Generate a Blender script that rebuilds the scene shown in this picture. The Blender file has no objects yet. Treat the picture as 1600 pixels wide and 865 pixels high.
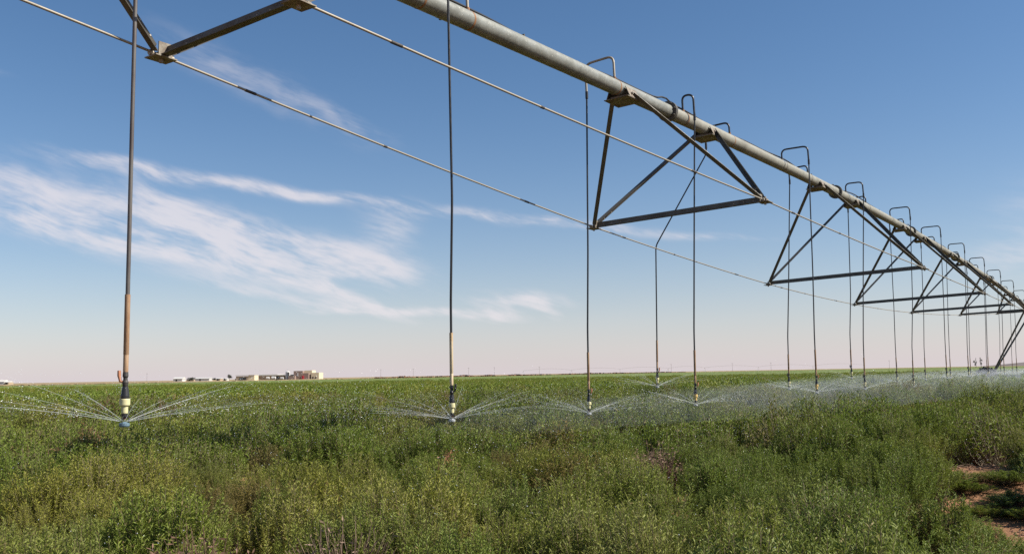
import bpy, bmesh, math, random
import numpy as np
from mathutils import Vector, Matrix

scene = bpy.context.scene
C = scene.collection
PI = math.pi
R = math.radians
H = 1.08                        # eye height above the soil

# ------------------------------------------------------------------ camera
cam_d = bpy.data.cameras.new('camera')
cam = bpy.data.objects.new('camera', cam_d)
C.objects.link(cam)
cam_d.sensor_width = 36.0
cam_d.lens = 36.0 * 1434.36 / 1600.0
cam_d.clip_start = 0.05
cam_d.clip_end = 20000
PITCH, ROLL = 0.10559, 0.01755
fw = Vector((0, math.cos(PITCH), math.sin(PITCH)))
up0 = Vector((0, -math.sin(PITCH), math.cos(PITCH)))
rt0 = Vector((1, 0, 0))
rt = rt0 * math.cos(ROLL) - up0 * math.sin(ROLL)
up = up0 * math.cos(ROLL) + rt0 * math.sin(ROLL)
M = Matrix((rt, up, -fw)).transposed().to_4x4()
M.translation = Vector((0, 0, H))
cam.matrix_world = M
scene.camera = cam

# ------------------------------------------------------------------ sun, sky, exposure
SUN_AZ, SUN_EL = R(100), R(42)          # azimuth clockwise from +Y
sun_vec = Vector((math.sin(SUN_AZ) * math.cos(SUN_EL), math.cos(SUN_AZ) * math.cos(SUN_EL), math.sin(SUN_EL)))
sd = bpy.data.lights.new('sun', 'SUN')
sd.energy = 5.0
sd.angle = R(0.53)
sd.color = (1.0, 0.93, 0.82)
sun = bpy.data.objects.new('sun', sd)
C.objects.link(sun)
sun.rotation_euler = sun_vec.to_track_quat('Z', 'Y').to_euler()

SKY_STRENGTH = 0.070
scene.view_settings.view_transform = 'Standard'
scene.view_settings.look = 'None'
scene.view_settings.gamma = 1.0
scene.view_settings.use_curve_mapping = False
scene.view_settings.exposure = 0.70

world = bpy.data.worlds.new('World')
scene.world = world
world.use_nodes = True
nt = world.node_tree
nt.nodes.clear()


class NG:
    """small helper to write node graphs as expressions"""
    def __init__(self, tree):
        self.t = tree

    def n(self, kind, **kw):
        nd = self.t.nodes.new(kind)
        for k, v in kw.items():
            setattr(nd, k, v)
        return nd

    def set(self, sock, v):
        if v is None:
            return
        if hasattr(v, 'is_linked'):
            self.t.links.new(v, sock)
        else:
            sock.default_value = v

    def m(self, op, a, b=None, c=None, clamp=False):
        nd = self.n('ShaderNodeMath', operation=op, use_clamp=clamp)
        for i, v in enumerate((a, b, c)):
            self.set(nd.inputs[i], v)
        return nd.outputs[0]

    def smooth(self, x, lo, hi, a=0.0, b=1.0):
        nd = self.n('ShaderNodeMapRange', interpolation_type='SMOOTHSTEP')
        self.set(nd.inputs['Value'], x)
        nd.inputs['From Min'].default_value = lo
        nd.inputs['From Max'].default_value = hi
        nd.inputs['To Min'].default_value = a
        nd.inputs['To Max'].default_value = b
        return nd.outputs['Result']

    def mix(self, f, a, b, blend='MIX'):
        nd = self.n('ShaderNodeMix', data_type='RGBA', blend_type=blend)
        self.set(nd.inputs[0], f)
        for s, v in ((nd.inputs[6], a), (nd.inputs[7], b)):
            if isinstance(v, tuple) and len(v) == 3:
                v = v + (1,)
            self.set(s, v)
        return nd.outputs[2]

    def comb(self, x, y, z):
        nd = self.n('ShaderNodeCombineXYZ')
        for i, v in enumerate((x, y, z)):
            self.set(nd.inputs[i], v)
        return nd.outputs[0]

    def noise(self, vec, scale, detail=4, rough=0.5, dist=0.0, dim='3D'):
        nd = self.n('ShaderNodeTexNoise', noise_dimensions=dim)
        if vec is not None:
            self.set(nd.inputs['Vector'], vec)
        nd.inputs['Scale'].default_value = scale
        nd.inputs['Detail'].default_value = detail
        nd.inputs['Roughness'].default_value = rough
        nd.inputs['Distortion'].default_value = dist
        return nd.outputs['Fac']

    def ramp(self, f, stops):
        nd = self.n('ShaderNodeValToRGB')
        self.set(nd.inputs[0], f)
        e = nd.color_ramp.elements
        while len(e) < len(stops):
            e.new(0.5)
        for el, (p, c) in zip(e, stops):
            el.position = p
            el.color = tuple(c) + (1,) if len(c) == 3 else c
        return nd.outputs[0]


def build_sky():
    g = NG(nt)
    sky = g.n('ShaderNodeTexSky', sky_type='NISHITA', sun_disc=False)
    sky.sun_elevation = SUN_EL
    sky.sun_rotation = SUN_AZ
    sky.altitude = 300
    sky.air_density = 1.0
    sky.dust_density = 0.5
    sky.ozone_density = 3.0
    tc = g.n('ShaderNodeTexCoord')
    sp = g.n('ShaderNodeSeparateXYZ')
    g.set(sp.inputs[0], tc.outputs['Generated'])
    x, y, z = sp.outputs
    el = g.m('ARCSINE', z)
    az = g.m('ARCTAN2', x, y)
    # cirrus: soft streaks laid out by azimuth and elevation (radians); they exist all round the sky
    A = g.m('MULTIPLY', az, 1434.0)      # thousandths of the lens unit, only for readable numbers
    E = g.m('MULTIPLY', el, 1434.0)
    # slow warp so that no edge is a clean ellipse
    base = g.comb(A, E, 0.0)
    w1 = g.m('MULTIPLY', g.m('SUBTRACT', g.noise(base, 0.008, 2, 0.5), 0.5), 44.0)
    w2 = g.m('MULTIPLY', g.m('SUBTRACT', g.noise(g.comb(E, A, 7.0), 0.008, 2, 0.5), 0.5), 22.0)
    Aw = g.m('ADD', A, w1)
    Ew = g.m('ADD', E, w2)
    total = None
    #   centre az, el, half length, half height, slope(deg, down to the right), strength
    clouds = [
        (-640, 250, 270, 34, 16, 0.95), (-540, 190, 210, 17, 13, 0.85), (-700, 215, 160, 24, 14, 0.6),
        (-365, 205, 190, 34, 17, 1.0), (-255, 178, 110, 30, 10, 0.95), (-320, 150, 150, 13, 22, 0.8), (-490, 244, 100, 17, 25, 0.6),
        (-450, 296, 210, 12, 7, 0.8), (-320, 280, 130, 9, 3, 0.55), (-600, 305, 120, 12, 6, 0.45),
        (-345, 420, 190, 36, 24, 0.36), (-250, 392, 90, 18, 24, 0.26), (-480, 470, 120, 30, 20, 0.25),
        (-30, 247, 170, 11, 5, 0.8), (110, 228, 120, 9, 6, 0.5), (330, 203, 90, 7, 4, 0.6), (220, 212, 120, 14, 6, 0.25),
        (15, 116, 84, 17, 4, 0.95), (-40, 92, 80, 13, 8, 0.75), (55, 96, 34, 9, 30, 0.75), (-170, 99, 180, 7, 1, 0.7),
        (-400, 130, 130, 13, 12, 0.55), (-250, 105, 150, 12, 10, 0.4),
        (-760, 425, 40, 8, 14, 0.5), (-170, 245, 40, 34, -30, 0.5), (-200, 225, 60, 30, 40, 0.4),
        (800, 190, 140, 90, -20, 0.55), (700, 150, 100, 20, -6, 0.25),
        (-1500, 260, 420, 70, 10, 0.7), (1700, 300, 420, 70, -8, 0.6), (2900, 240, 500, 80, 6, 0.7), (-2800, 330, 500, 80, 6, 0.7),
        (1100, 420, 300, 40, 12, 0.0),
    ]
    for cx, cy, a, b, sl, st in clouds:
        if st <= 0:
            continue
        c, s = math.cos(R(-sl)), math.sin(R(-sl))
        dx = g.m('SUBTRACT', Aw, float(cx))
        dy = g.m('SUBTRACT', Ew, float(cy))
        u = g.m('MULTIPLY_ADD', dx, c / a, g.m('MULTIPLY', dy, s / a))
        v = g.m('MULTIPLY_ADD', dy, c / b, g.m('MULTIPLY', dx, -s / b))
        r2 = g.m('MULTIPLY_ADD', u, u, g.m('MULTIPLY', v, v))
        k = g.m('MULTIPLY', g.m('EXPONENT', g.m('MULTIPLY', r2, -1.15)), st)
        total = k if total is None else g.m('MAXIMUM', g.m('MULTIPLY_ADD', k, 0.35, total), k) if False else g.m('ADD', total, k)
    # streaky texture, stretched along about 17 degrees
    c, s = math.cos(R(-17)), math.sin(R(-17))
    us = g.m('ADD', g.m('MULTIPLY', Aw, c), g.m('MULTIPLY', Ew, s))
    vs = g.m('SUBTRACT', g.m('MULTIPLY', Ew, c), g.m('MULTIPLY', Aw, s))
    st1 = g.noise(g.comb(g.m('MULTIPLY', us, 0.0045), g.m('MULTIPLY', vs, 0.022), 0.0), 1.0, 6, 0.52, 0.15)
    st2 = g.noise(g.comb(g.m('MULTIPLY', us, 0.02), g.m('MULTIPLY', vs, 0.055), 3.0), 1.0, 4, 0.5, 0.1)
    st3 = g.noise(g.comb(g.m('MULTIPLY', us, 0.03), g.m('MULTIPLY', vs, 0.2), 9.0), 1.0, 4, 0.6, 0.1)
    tex = g.m('MULTIPLY_ADD', st3, 0.16, g.m('MULTIPLY_ADD', st2, 0.30, g.m('MULTIPLY', st1, 0.54)))
    tex = g.smooth(tex, 0.33, 0.64)
    dens = g.m('MULTIPLY', g.m('MINIMUM', total, 1.0), g.m('MULTIPLY_ADD', tex, 0.84, 0.16))
    dens = g.smooth(dens, 0.05, 0.95)
    # a faint veil low down
    veil = g.m('MULTIPLY', g.noise(g.comb(g.m('MULTIPLY', A, 0.004), g.m('MULTIPLY', E, 0.02), 5.0), 1.0, 4, 0.5), g.smooth(E, 190.0, 20.0))
    dens = g.m('MAXIMUM', dens, g.m('MULTIPLY', veil, 0.16))
    # dusty band of air along the horizon: pinkish dust low over dry farmland
    e0 = g.m('MAXIMUM', el, 0.0)
    dust = g.m('EXPONENT', g.m('MULTIPLY', e0, -13.0))
    col = g.mix(0.0, sky.outputs[0], sky.outputs[0])
    hs = g.n('ShaderNodeHueSaturation')
    hs.inputs['Saturation'].default_value = 1.15
    g.set(hs.inputs['Color'], col)
    col = g.mix(g.m('MULTIPLY', dust, 0.82), hs.outputs[0], (6.3, 5.55, 6.05))
    col = g.mix(g.m('MULTIPLY', dens, 0.74), col, (7.4, 6.95, 7.2))
    bg = g.n('ShaderNodeBackground')
    g.set(bg.inputs[0], col)
    bg.inputs[1].default_value = SKY_STRENGTH
    out = g.n('ShaderNodeOutputWorld')
    nt.links.new(bg.outputs[0], out.inputs[0])


build_sky()
scene.cycles.max_bounces = 8
scene.cycles.transparent_max_bounces = 12
scene.cycles.use_denoising = False

# ------------------------------------------------------------------ helpers
rnd = random.Random(11)
rng = np.random.default_rng(5)


class MB:
    """collects shapes, builds ONE mesh object"""
    def __init__(self):
        self.v, self.f, self.s = [], [], []

    def add(self, vs, fs, smooth=False):
        o = len(self.v)
        self.v += [tuple(p) for p in vs]
        self.f += [tuple(i + o for i in f) for f in fs]
        self.s += [smooth] * len(fs)

    def frame(self, d):
        d = Vector(d).normalized()
        a = Vector((0, 0, 1)) if abs(d.z) < 0.95 else Vector((0, 1, 0))
        x = d.cross(a).normalized()
        return x, x.cross(d).normalized()

    def tube(self, path, r, n=10, caps=True, smooth=True):
        path = [Vector(p) for p in path]
        rs = r if hasattr(r, '__len__') else [r] * len(path)
        vs, fs = [], []
        x = None
        for i, p in enumerate(path):
            if i == 0:
                t = path[1] - path[0]
            elif i == len(path) - 1:
                t = path[-1] - path[-2]
            else:
                t = (path[i + 1] - p).normalized() + (p - path[i - 1]).normalized()
            if t.length < 1e-9:
                t = Vector((0, 0, 1))
            t = t.normalized()
            if x is None:
                x, y = self.frame(t)
            else:
                x = (x - t * x.dot(t)).normalized()
                y = x.cross(t)
            for k in range(n):
                a = 2 * PI * k / n
                vs.append(p + (x * math.cos(a) + y * math.sin(a)) * rs[i])
        for i in range(len(path) - 1):
            for k in range(n):
                k2 = (k + 1) % n
                fs.append((i * n + k, i * n + k2, (i + 1) * n + k2, (i + 1) * n + k))
        self.add(vs, fs, smooth)
        if caps:
            m = (len(path) - 1) * n
            self.add(vs[:n], [tuple(range(n))[::-1]])
            self.add(vs[m:m + n], [tuple(range(n))])
        return self

    def lathe(self, prof, base=(0, 0, 0), n=16, axis=Vector((0, 0, 1))):
        """prof: list of (r, z) up the axis; sharp where doubled"""
        base = Vector(base)
        axis = Vector(axis).normalized()
        x, y = self.frame(axis)
        for (r0, z0), (r1, z1) in zip(prof[:-1], prof[1:]):
            vs = []
            for r_, z_ in ((r0, z0), (r1, z1)):
                for k in range(n):
                    a = 2 * PI * k / n
                    vs.append(base + axis * z_ + (x * math.cos(a) + y * math.sin(a)) * max(r_, 1e-5))
            self.add(vs, [(k, (k + 1) % n, n + (k + 1) % n, n + k) for k in range(n)], True)
        return self

    def box(self, c, sx, sy, sz, X=Vector((1, 0, 0)), Y=Vector((0, 1, 0)), Z=Vector((0, 0, 1))):
        c = Vector(c)
        vs = []
        for k in (-1, 1):
            for j in (-1, 1):
                for i in (-1, 1):
                    vs.append(c + X * (i * sx / 2) + Y * (j * sy / 2) + Z * (k * sz / 2))
        self.add(vs, [(0, 2, 3, 1), (4, 5, 7, 6), (0, 1, 5, 4), (2, 6, 7, 3), (0, 4, 6, 2), (1, 3, 7, 5)])
        return self

    def angle(self, a, b, w=0.06, t=0.006, side=Vector((0, 0, 1)), w2=None):
        """an L section from a to b; side = rough direction of the first flange"""
        a, b = Vector(a), Vector(b)
        d = (b - a).normalized()
        u = (side - d * side.dot(d)).normalized()
        v = d.cross(u)
        w2 = w2 or w
        prof = [(0, 0), (w, 0), (w, t), (t, t), (t, w2), (0, w2)]
        vs = [p + u * (q[0] - w / 2) + v * (q[1] - w2 / 3) for p in (a, b) for q in prof]
        n = 6
        fs = [(k, (k + 1) % n, n + (k + 1) % n, n + k) for k in range(n)]
        self.add(vs, fs)
        self.add(vs[:n], [(0, 1, 2, 3), (0, 3, 4, 5)])
        self.add(vs[n:], [(3, 2, 1, 0), (5, 4, 3, 0)])
        return self

    def build(self, name, mat, parent=None):
        me = bpy.data.meshes.new(name)
        me.from_pydata(self.v, [], self.f)
        me.polygons.foreach_set('use_smooth', self.s)
        me.materials.append(mat)
        bm = bmesh.new()
        bm.from_mesh(me)
        bmesh.ops.recalc_face_normals(bm, faces=bm.faces)
        bm.to_mesh(me)
        bm.free()
        o = bpy.data.objects.new(name, me)
        C.objects.link(o)
        if parent is not None:
            o.parent = parent
            o.matrix_parent_inverse = Matrix.Translation(-world_loc(parent))
        return o


def world_loc(o):
    p = Vector(o.location)
    while o.parent is not None:
        p = p + o.matrix_parent_inverse.translation
        o = o.parent
        p = p + Vector(o.location)
    return p


def tag(o, label, cat, group=None, kind=None):
    o['label'] = label
    o['category'] = cat
    if group:
        o['group'] = group
    if kind:
        o['kind'] = kind
    return o


def empty(name, loc, label, cat, group=None, kind=None):
    o = bpy.data.objects.new(name, None)
    o.empty_display_size = 0.2
    C.objects.link(o)
    o.location = loc
    return tag(o, label, cat, group, kind)


def fillet(pts, r, n=5):
    """round the corners of a polyline"""
    pts = [Vector(p) for p in pts]
    out = [pts[0]]
    for a, p, b in zip(pts[:-2], pts[1:-1], pts[2:]):
        d0, d1 = (a - p), (b - p)
        rr = min(r, d0.length * 0.49, d1.length * 0.49)
        q0, q1 = p + d0.normalized() * rr, p + d1.normalized() * rr
        for i in range(n + 1):
            t = i / n
            out.append(q0 * (1 - t) ** 2 + p * 2 * t * (1 - t) + q1 * t * t)
    out.append(pts[-1])
    return out


# ------------------------------------------------------------------ materials
def mat(name, col, rough=0.6, metal=0.0, var=0.0, scale=8.0, bump=0.0, col2=None, spec=0.5, stretch=None, speck=0.0):
    m = bpy.data.materials.new(name)
    m.use_nodes = True
    g = NG(m.node_tree)
    b = m.node_tree.nodes['Principled BSDF']
    b.inputs['Roughness'].default_value = rough
    b.inputs['Metallic'].default_value = metal
    b.inputs['Specular IOR Level'].default_value = spec
    b.inputs['Base Color'].default_value = tuple(col) + (1,)
    if var or col2:
        tc = g.n('ShaderNodeTexCoord')
        vec = tc.outputs['Object']
        if stretch:
            mp = g.n('ShaderNodeMapping')
            mp.inputs['Scale'].default_value = stretch
            g.set(mp.inputs[0], vec)
            vec = mp.outputs[0]
        f = g.noise(vec, scale, 6, 0.65)
        f = g.smooth(f, 0.33, 0.67)
        c2 = col2 or tuple(min(1, c * (1 - var)) for c in col)
        colr = g.mix(f, tuple(col), tuple(c2))
        if speck:
            big = g.smooth(g.noise(vec, 1.3, 5, 0.7), 0.45, 0.65)
            colr = g.mix(g.m('MULTIPLY', big, 0.45), colr, tuple(c * 0.62 for c in c2))
            lime = g.smooth(g.noise(vec, 38.0, 4, 0.7), 0.60, 0.70)
            colr = g.mix(g.m('MULTIPLY', lime, speck), colr, (0.62, 0.62, 0.57))
            rust = g.smooth(g.noise(vec, 3.4, 7, 0.75, 0.4), 0.66, 0.74)
            colr = g.mix(g.m('MULTIPLY', rust, 0.55), colr, (0.20, 0.11, 0.06))
        g.set(b.inputs['Base Color'], colr)
        g.set(b.inputs['Roughness'], g.m('MULTIPLY_ADD', f, 0.2, rough - 0.1))
        if bump:
            bp = g.n('ShaderNodeBump')
            bp.inputs['Strength'].default_value = bump
            bp.inputs['Distance'].default_value = 0.01
            g.set(bp.inputs['Height'], g.noise(vec, scale * 3, 5, 0.6))
            g.set(b.inputs['Normal'], bp.outputs[0])
    return m


M_galv = mat('galvanised_pipe', (0.25, 0.262, 0.24), 0.55, 0.15, 0.25, 9.0, 0.25, col2=(0.16, 0.168, 0.15), speck=0.5)
M_pipe = mat('weathered_pipe', (0.265, 0.262, 0.222), 0.6, 0.05, 0.2, 5.0, 0.2, col2=(0.19, 0.187, 0.155), speck=0.3)
M_brace = mat('weathered_steel', (0.112, 0.108, 0.095), 0.6, 0.25, 0.3, 7.0, 0.15, col2=(0.09, 0.083, 0.07))
M_plate = mat('dull_plate', (0.24, 0.22, 0.175), 0.65, 0.15, 0.3, 12.0, 0.15, col2=(0.13, 0.10, 0.075))
M_rod = mat('rod_steel', (0.33, 0.295, 0.235), 0.5, 0.3, 0.2, 12.0)
M_dark = mat('dark_steel', (0.06, 0.055, 0.05), 0.6, 0.2, 0.3, 20.0)
M_rust = mat('rust_ring', (0.25, 0.12, 0.05), 0.8, 0.0, 0.3, 30.0)
M_hose = mat('black_hose', (0.022, 0.022, 0.024), 0.38, 0.0, 0.2, 20.0)
M_greyhose = mat('grey_hose', (0.115, 0.108, 0.098), 0.55, 0.1, 0.0, 3.0, col2=(0.07, 0.06, 0.06), stretch=(1, 1, 1.2))
M_tan = mat('tan_weight', (0.35, 0.235, 0.14), 0.75, 0.0, 0.0, 11.0, 0.2, col2=(0.26, 0.14, 0.075), stretch=(2, 2, 0.7))
M_tanpale = mat('pale_weight', (0.60, 0.50, 0.34), 0.7, 0.0, 0.0, 10.0, 0.1, col2=(0.42, 0.27, 0.13), stretch=(2, 2, 0.7))
M_black = mat('black_plastic', (0.02, 0.02, 0.022), 0.4)
M_orange = mat('orange_plastic', (0.46, 0.20, 0.11), 0.6)
M_cream = mat('cream_plastic', (0.60, 0.56, 0.31), 0.5, 0, 0.1, 30.0)
M_amber = mat('amber_plastic', (0.70, 0.48, 0.15), 0.5, 0, 0.1, 30.0)
M_maroon = mat('maroon_plastic', (0.12, 0.02, 0.02), 0.4)
M_blue = mat('blue_plastic', (0.12, 0.19, 0.24), 0.5)
M_pad = mat('grey_plastic', (0.35, 0.37, 0.38), 0.5)
M_tyre = mat('tyre_rubber', (0.03, 0.028, 0.026), 0.85, 0, 0.3, 6.0)
M_cable = mat('black_cable', (0.015, 0.015, 0.016), 0.5)

# ------------------------------------------------------------------ ground
FIELD_EDGE = [(-60, 190), (-29.2, 200), (-15.6, 260), (0, 350), (15.6, 700), (29, 1000), (60, 1100)]   # azimuth deg, metres


def field_edge(azd):
    return float(np.interp(azd, [a for a, _ in FIELD_EDGE], [d for _, d in FIELD_EDGE]))


PATCHES = [(3.72, 7.60, 0.20, 0.66), (3.12, 5.60, 0.16, 0.32)]
HOLES = [(-0.72, 3.75, 0.44), (-1.32, 3.65, 0.38), (1.10, 7.35, 0.26), (1.66, 5.25, 0.24), (-0.53, 7.3, 0.16), (4.3, 8.5, 0.25), (0.62, 4.5, 0.2)]      # x, y, rx, ry: bare soil


def bare(x, y, grow=0.0):
    for px, py, rr in HOLES:
        if math.hypot(x - px, y - py) < rr:
            return True
    for px, py, rx, ry in PATCHES:
        a = R(-27)
        dx, dy = x - px, y - py
        u = dx * math.cos(a) - dy * math.sin(a) * -1 * -1
        # rotate so the long axis points away from the eye (27 degrees to the right)
        uu = dx * math.cos(R(27)) - dy * math.sin(R(27))
        vv = dx * math.sin(R(27)) + dy * math.cos(R(27))
        if (uu / (rx + grow)) ** 2 + (vv / (ry + grow)) ** 2 < 1:
            return True
    return False


def ground_z(x, y):
    z = 0.0
    d = math.hypot(x - 3.7, y - 7.4)
    z += 0.27 * math.exp(-(d / 1.25) ** 2)
    r = math.hypot(x, y)
    if r < 40:
        z += 0.03 * math.sin(x * 1.9 + 0.7 * math.sin(y * 1.3)) * math.cos(y * 1.7 + 0.5) + 0.012 * math.sin(x * 7.1 + y * 3.3) * math.sin(y * 6.3)
    return z


def build_ground():
    m = bpy.data.materials.new('soil_ground')
    m.use_nodes = True
    g = NG(m.node_tree)
    b = m.node_tree.nodes['Principled BSDF']
    b.inputs['Roughness'].default_value = 0.95
    b.inputs['Specular IOR Level'].default_value = 0.15
    geo = g.n('ShaderNodeNewGeometry')
    P = geo.outputs['Position']
    sp = g.n('ShaderNodeSeparateXYZ')
    g.set(sp.inputs[0], P)
    dist = g.m('SQRT', g.m('ADD', g.m('MULTIPLY', sp.outputs[0], sp.outputs[0]), g.m('MULTIPLY', sp.outputs[1], sp.outputs[1])))
    n1 = g.smooth(g.noise(P, 2.2, 7, 0.65), 0.3, 0.7)
    soil = g.mix(n1, (0.31, 0.165, 0.090), (0.215, 0.112, 0.060))
    crumbs = g.smooth(g.noise(P, 45.0, 3, 0.6), 0.58, 0.72)
    soil = g.mix(g.m('MULTIPLY', crumbs, 0.5), soil, (0.10, 0.055, 0.035))
    far = g.smooth(g.noise(P, 0.006, 4, 0.6), 0.42, 0.58)
    dry = g.mix(far, (0.36, 0.27, 0.15), (0.20, 0.15, 0.085))
    g.set(b.inputs['Base Color'], g.mix(g.smooth(dist, 150.0, 230.0), soil, dry))
    bp = g.n('ShaderNodeBump')
    bp.inputs['Strength'].default_value = 0.6
    bp.inputs['Distance'].default_value = 0.03
    g.set(bp.inputs['Height'], g.noise(P, 18.0, 6, 0.7))
    g.set(b.inputs['Normal'], bp.outputs[0])
    rs = [0.0] + list(np.geomspace(0.35, 12, 60)) + list(np.geomspace(12.6, 60, 30)) + list(np.geomspace(70, 15000, 24))
    na = 160
    vs, fs = [(0, 0, ground_z(0, 0))], []
    for r in rs[1:]:
        for k in range(na):
            a = 2 * PI * k / na
            x, y = r * math.sin(a), r * math.cos(a)
            vs.append((x, y, ground_z(x, y)))
    for k in range(na):
        fs.append((0, 1 + (k + 1) % na, 1 + k))
    for i in range(len(rs) - 2):
        for k in range(na):
            a, b_ = 1 + i * na + k, 1 + i * na + (k + 1) % na
            fs.append((a, b_, b_ + na, a + na))
    mb = MB()
    mb.add(vs, fs, True)
    o = mb.build('ground', m)
    o['kind'] = 'structure'
    return o


build_ground()


# ------------------------------------------------------------------ crop (uncountable: one object)
def leaf_material(name='crop_leaves'):
    m = bpy.data.materials.new(name)
    m.use_nodes = True
    t = m.node_tree
    g = NG(t)
    t.nodes.clear()
    out = g.n('ShaderNodeOutputMaterial')
    ti = g.n('ShaderNodeAttribute', attribute_type='INSTANCER', attribute_name='tint')
    lv = g.n('ShaderNodeAttribute', attribute_type='GEOMETRY', attribute_name='leafv')
    sp = g.n('ShaderNodeSeparateColor')
    g.set(sp.inputs[0], ti.outputs['Color'])
    yellow, brown, silver = sp.outputs
    green = g.mix(lv.outputs['Fac'], (0.112, 0.170, 0.017), (0.200, 0.252, 0.046))
    c = g.mix(yellow, green, (0.290, 0.270, 0.050))
    c = g.mix(silver, c, (0.250, 0.285, 0.120))
    c = g.mix(brown, c, (0.19, 0.095, 0.05))
    dry = g.smooth(lv.outputs['Fac'], 0.93, 0.97)
    c = g.mix(g.m('MULTIPLY', dry, 0.8), c, (0.24, 0.17, 0.08))
    pr = g.n('ShaderNodeBsdfPrincipled')
    g.set(pr.inputs['Base Color'], c)
    pr.inputs['Roughness'].default_value = 0.58
    pr.inputs['Specular IOR Level'].default_value = 0.25
    tr = g.n('ShaderNodeBsdfTranslucent')
    g.set(tr.inputs[0], g.mix(0.5, c, (0.22, 0.28, 0.03)))
    mx = g.n('ShaderNodeMixShader')
    mx.inputs[0].default_value = 0.27
    t.links.new(pr.outputs[0], mx.inputs[1])
    t.links.new(tr.outputs[0], mx.inputs[2])
    t.links.new(mx.outputs[0], out.inputs[0])
    return m


M_leaf = leaf_material()
M_stem = mat('crop_stems', (0.13, 0.10, 0.055), 0.8, 0, 0.3, 20.0)


def shrub_mesh(name, seed, stems, leaves, L, W, height, radius, stem_r=0.0022, low=0.25, droop=0.5, spread=1.9):
    """a bushy low shrub: stems fan from the base, narrow leaves spiral along them"""
    r = np.random.default_rng(seed)
    V, F, MI, LV = [], [], [], []
    for s in range(stems):
        az = r.uniform(0, 2 * PI)
        q = math.sqrt(r.uniform(0, 1))
        out = q * radius * r.uniform(0.8, 1.2)
        hh = height * (1 - 0.42 * q ** 2.2) * r.uniform(0.80, 1.04)
        bx, by = r.normal(0, 0.04, 2)
        pts = []
        bend = r.uniform(-0.5, 0.5)
        for i in range(7):
            t = i / 6
            rad = out * min(1.0, (t * spread) ** 0.8) * (1 + 0.12 * t)
            a2 = az + bend * t * 0.6
            pts.append(np.array([bx * (1 - t) + rad * math.cos(a2), by * (1 - t) + rad * math.sin(a2), hh * (t ** (0.9 + 0.1 * q))]))
        pts = np.array(pts)
        if stem_r:
            o = len(V)
            for i in (0, 2, 4, 6):
                rr = stem_r * (1.4 - i / 7)
                for k in range(3):
                    a = 2 * PI * k / 3
                    V.append(pts[i] + np.array([rr * math.cos(a), rr * math.sin(a), 0]))
            for i in range(3):
                for k in range(3):
                    F.append((o + i * 3 + k, o + i * 3 + (k + 1) % 3, o + (i + 1) * 3 + (k + 1) % 3, o + (i + 1) * 3 + k))
                    MI.append(1)
                    LV.append(0.3)
        phase = r.uniform(0, 2 * PI)
        tone = r.uniform(0, 1)
        n = max(3, int(leaves * r.uniform(0.8, 1.2)))
        for j in range(n):
            t = low + (1 - low) * ((j + r.uniform(0, 1)) / n) ** 0.72
            t = min(t, 1.0)
            x = t * 6
            i = min(5, int(x))
            p = pts[i] * (1 - (x - i)) + pts[i + 1] * (x - i)
            d = pts[i + 1] - pts[i]
            d = d / (np.linalg.norm(d) + 1e-9)
            a = phase + j * 2.4 + r.normal(0, 0.3)
            side = np.array([math.cos(a), math.sin(a), 0.0])
            up_ = r.uniform(0.1, 1.3) * (0.6 + 0.8 * t)
            v = side + d * up_ + np.array([0, 0, 0.15])
            v = v / np.linalg.norm(v)
            l = L * r.uniform(0.6, 1.25) * (1.0 - 0.25 * (t > 0.93))
            w = np.cross(v, np.array([0, 0, 1.0]) + 0.6 * r.normal(size=3))
            w = w / (np.linalg.norm(w) + 1e-9) * W * r.uniform(0.7, 1.2) * 0.5
            nrm = np.cross(w, v)
            nrm = nrm / (np.linalg.norm(nrm) + 1e-9)
            mid = p + v * l * 0.5 + nrm * l * 0.05
            tip = p + v * l - nrm * l * droop * 0.22
            o = len(V)
            V += [p, mid + w, tip, mid - w]
            F.append((o, o + 1, o + 2, o + 3))
            MI.append(0)
            LV.append(min(1, max(0, 0.45 * tone + 0.55 * r.uniform(0, 1))) if r.uniform() > 0.035 else 0.99)
    me = bpy.data.meshes.new(name)
    me.from_pydata([tuple(v) for v in V], [], F)
    me.materials.append(M_leaf)
    me.materials.append(M_stem)
    me.polygons.foreach_set('material_index', MI)
    at = me.attributes.new('leafv', 'FLOAT', 'FACE')
    at.data.foreach_set('value', np.array(LV, dtype=np.float32))
    me.update()
    return bpy.data.objects.new(name, me)


def vnoise(x, y, seed=0):
    """smooth value noise, vectorised"""
    x = np.asarray(x, float)
    y = np.asarray(y, float)
    xi, yi = np.floor(x).astype(np.int64), np.floor(y).astype(np.int64)
    fx, fy = x - xi, y - yi
    fx, fy = fx * fx * (3 - 2 * fx), fy * fy * (3 - 2 * fy)

    def h(a, b):
        n = (a * 374761393 + b * 668265263 + seed * 974711) & 0x7fffffff
        n = ((n ^ (n >> 13)) * 1274126177) & 0x7fffffff
        return ((n ^ (n >> 16)) & 0xffff) / 65535.0
    return (h(xi, yi) * (1 - fx) + h(xi + 1, yi) * fx) * (1 - fy) + (h(xi, yi + 1) * (1 - fx) + h(xi + 1, yi + 1) * fx) * fy


def fbm(x, y, seed=0):
    return 0.55 * vnoise(x, y, seed) + 0.3 * vnoise(np.asarray(x) * 2.1 + 5, np.asarray(y) * 2.1 + 9, seed + 1) + 0.15 * vnoise(np.asarray(x) * 4.3, np.asarray(y) * 4.3, seed + 2)


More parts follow.
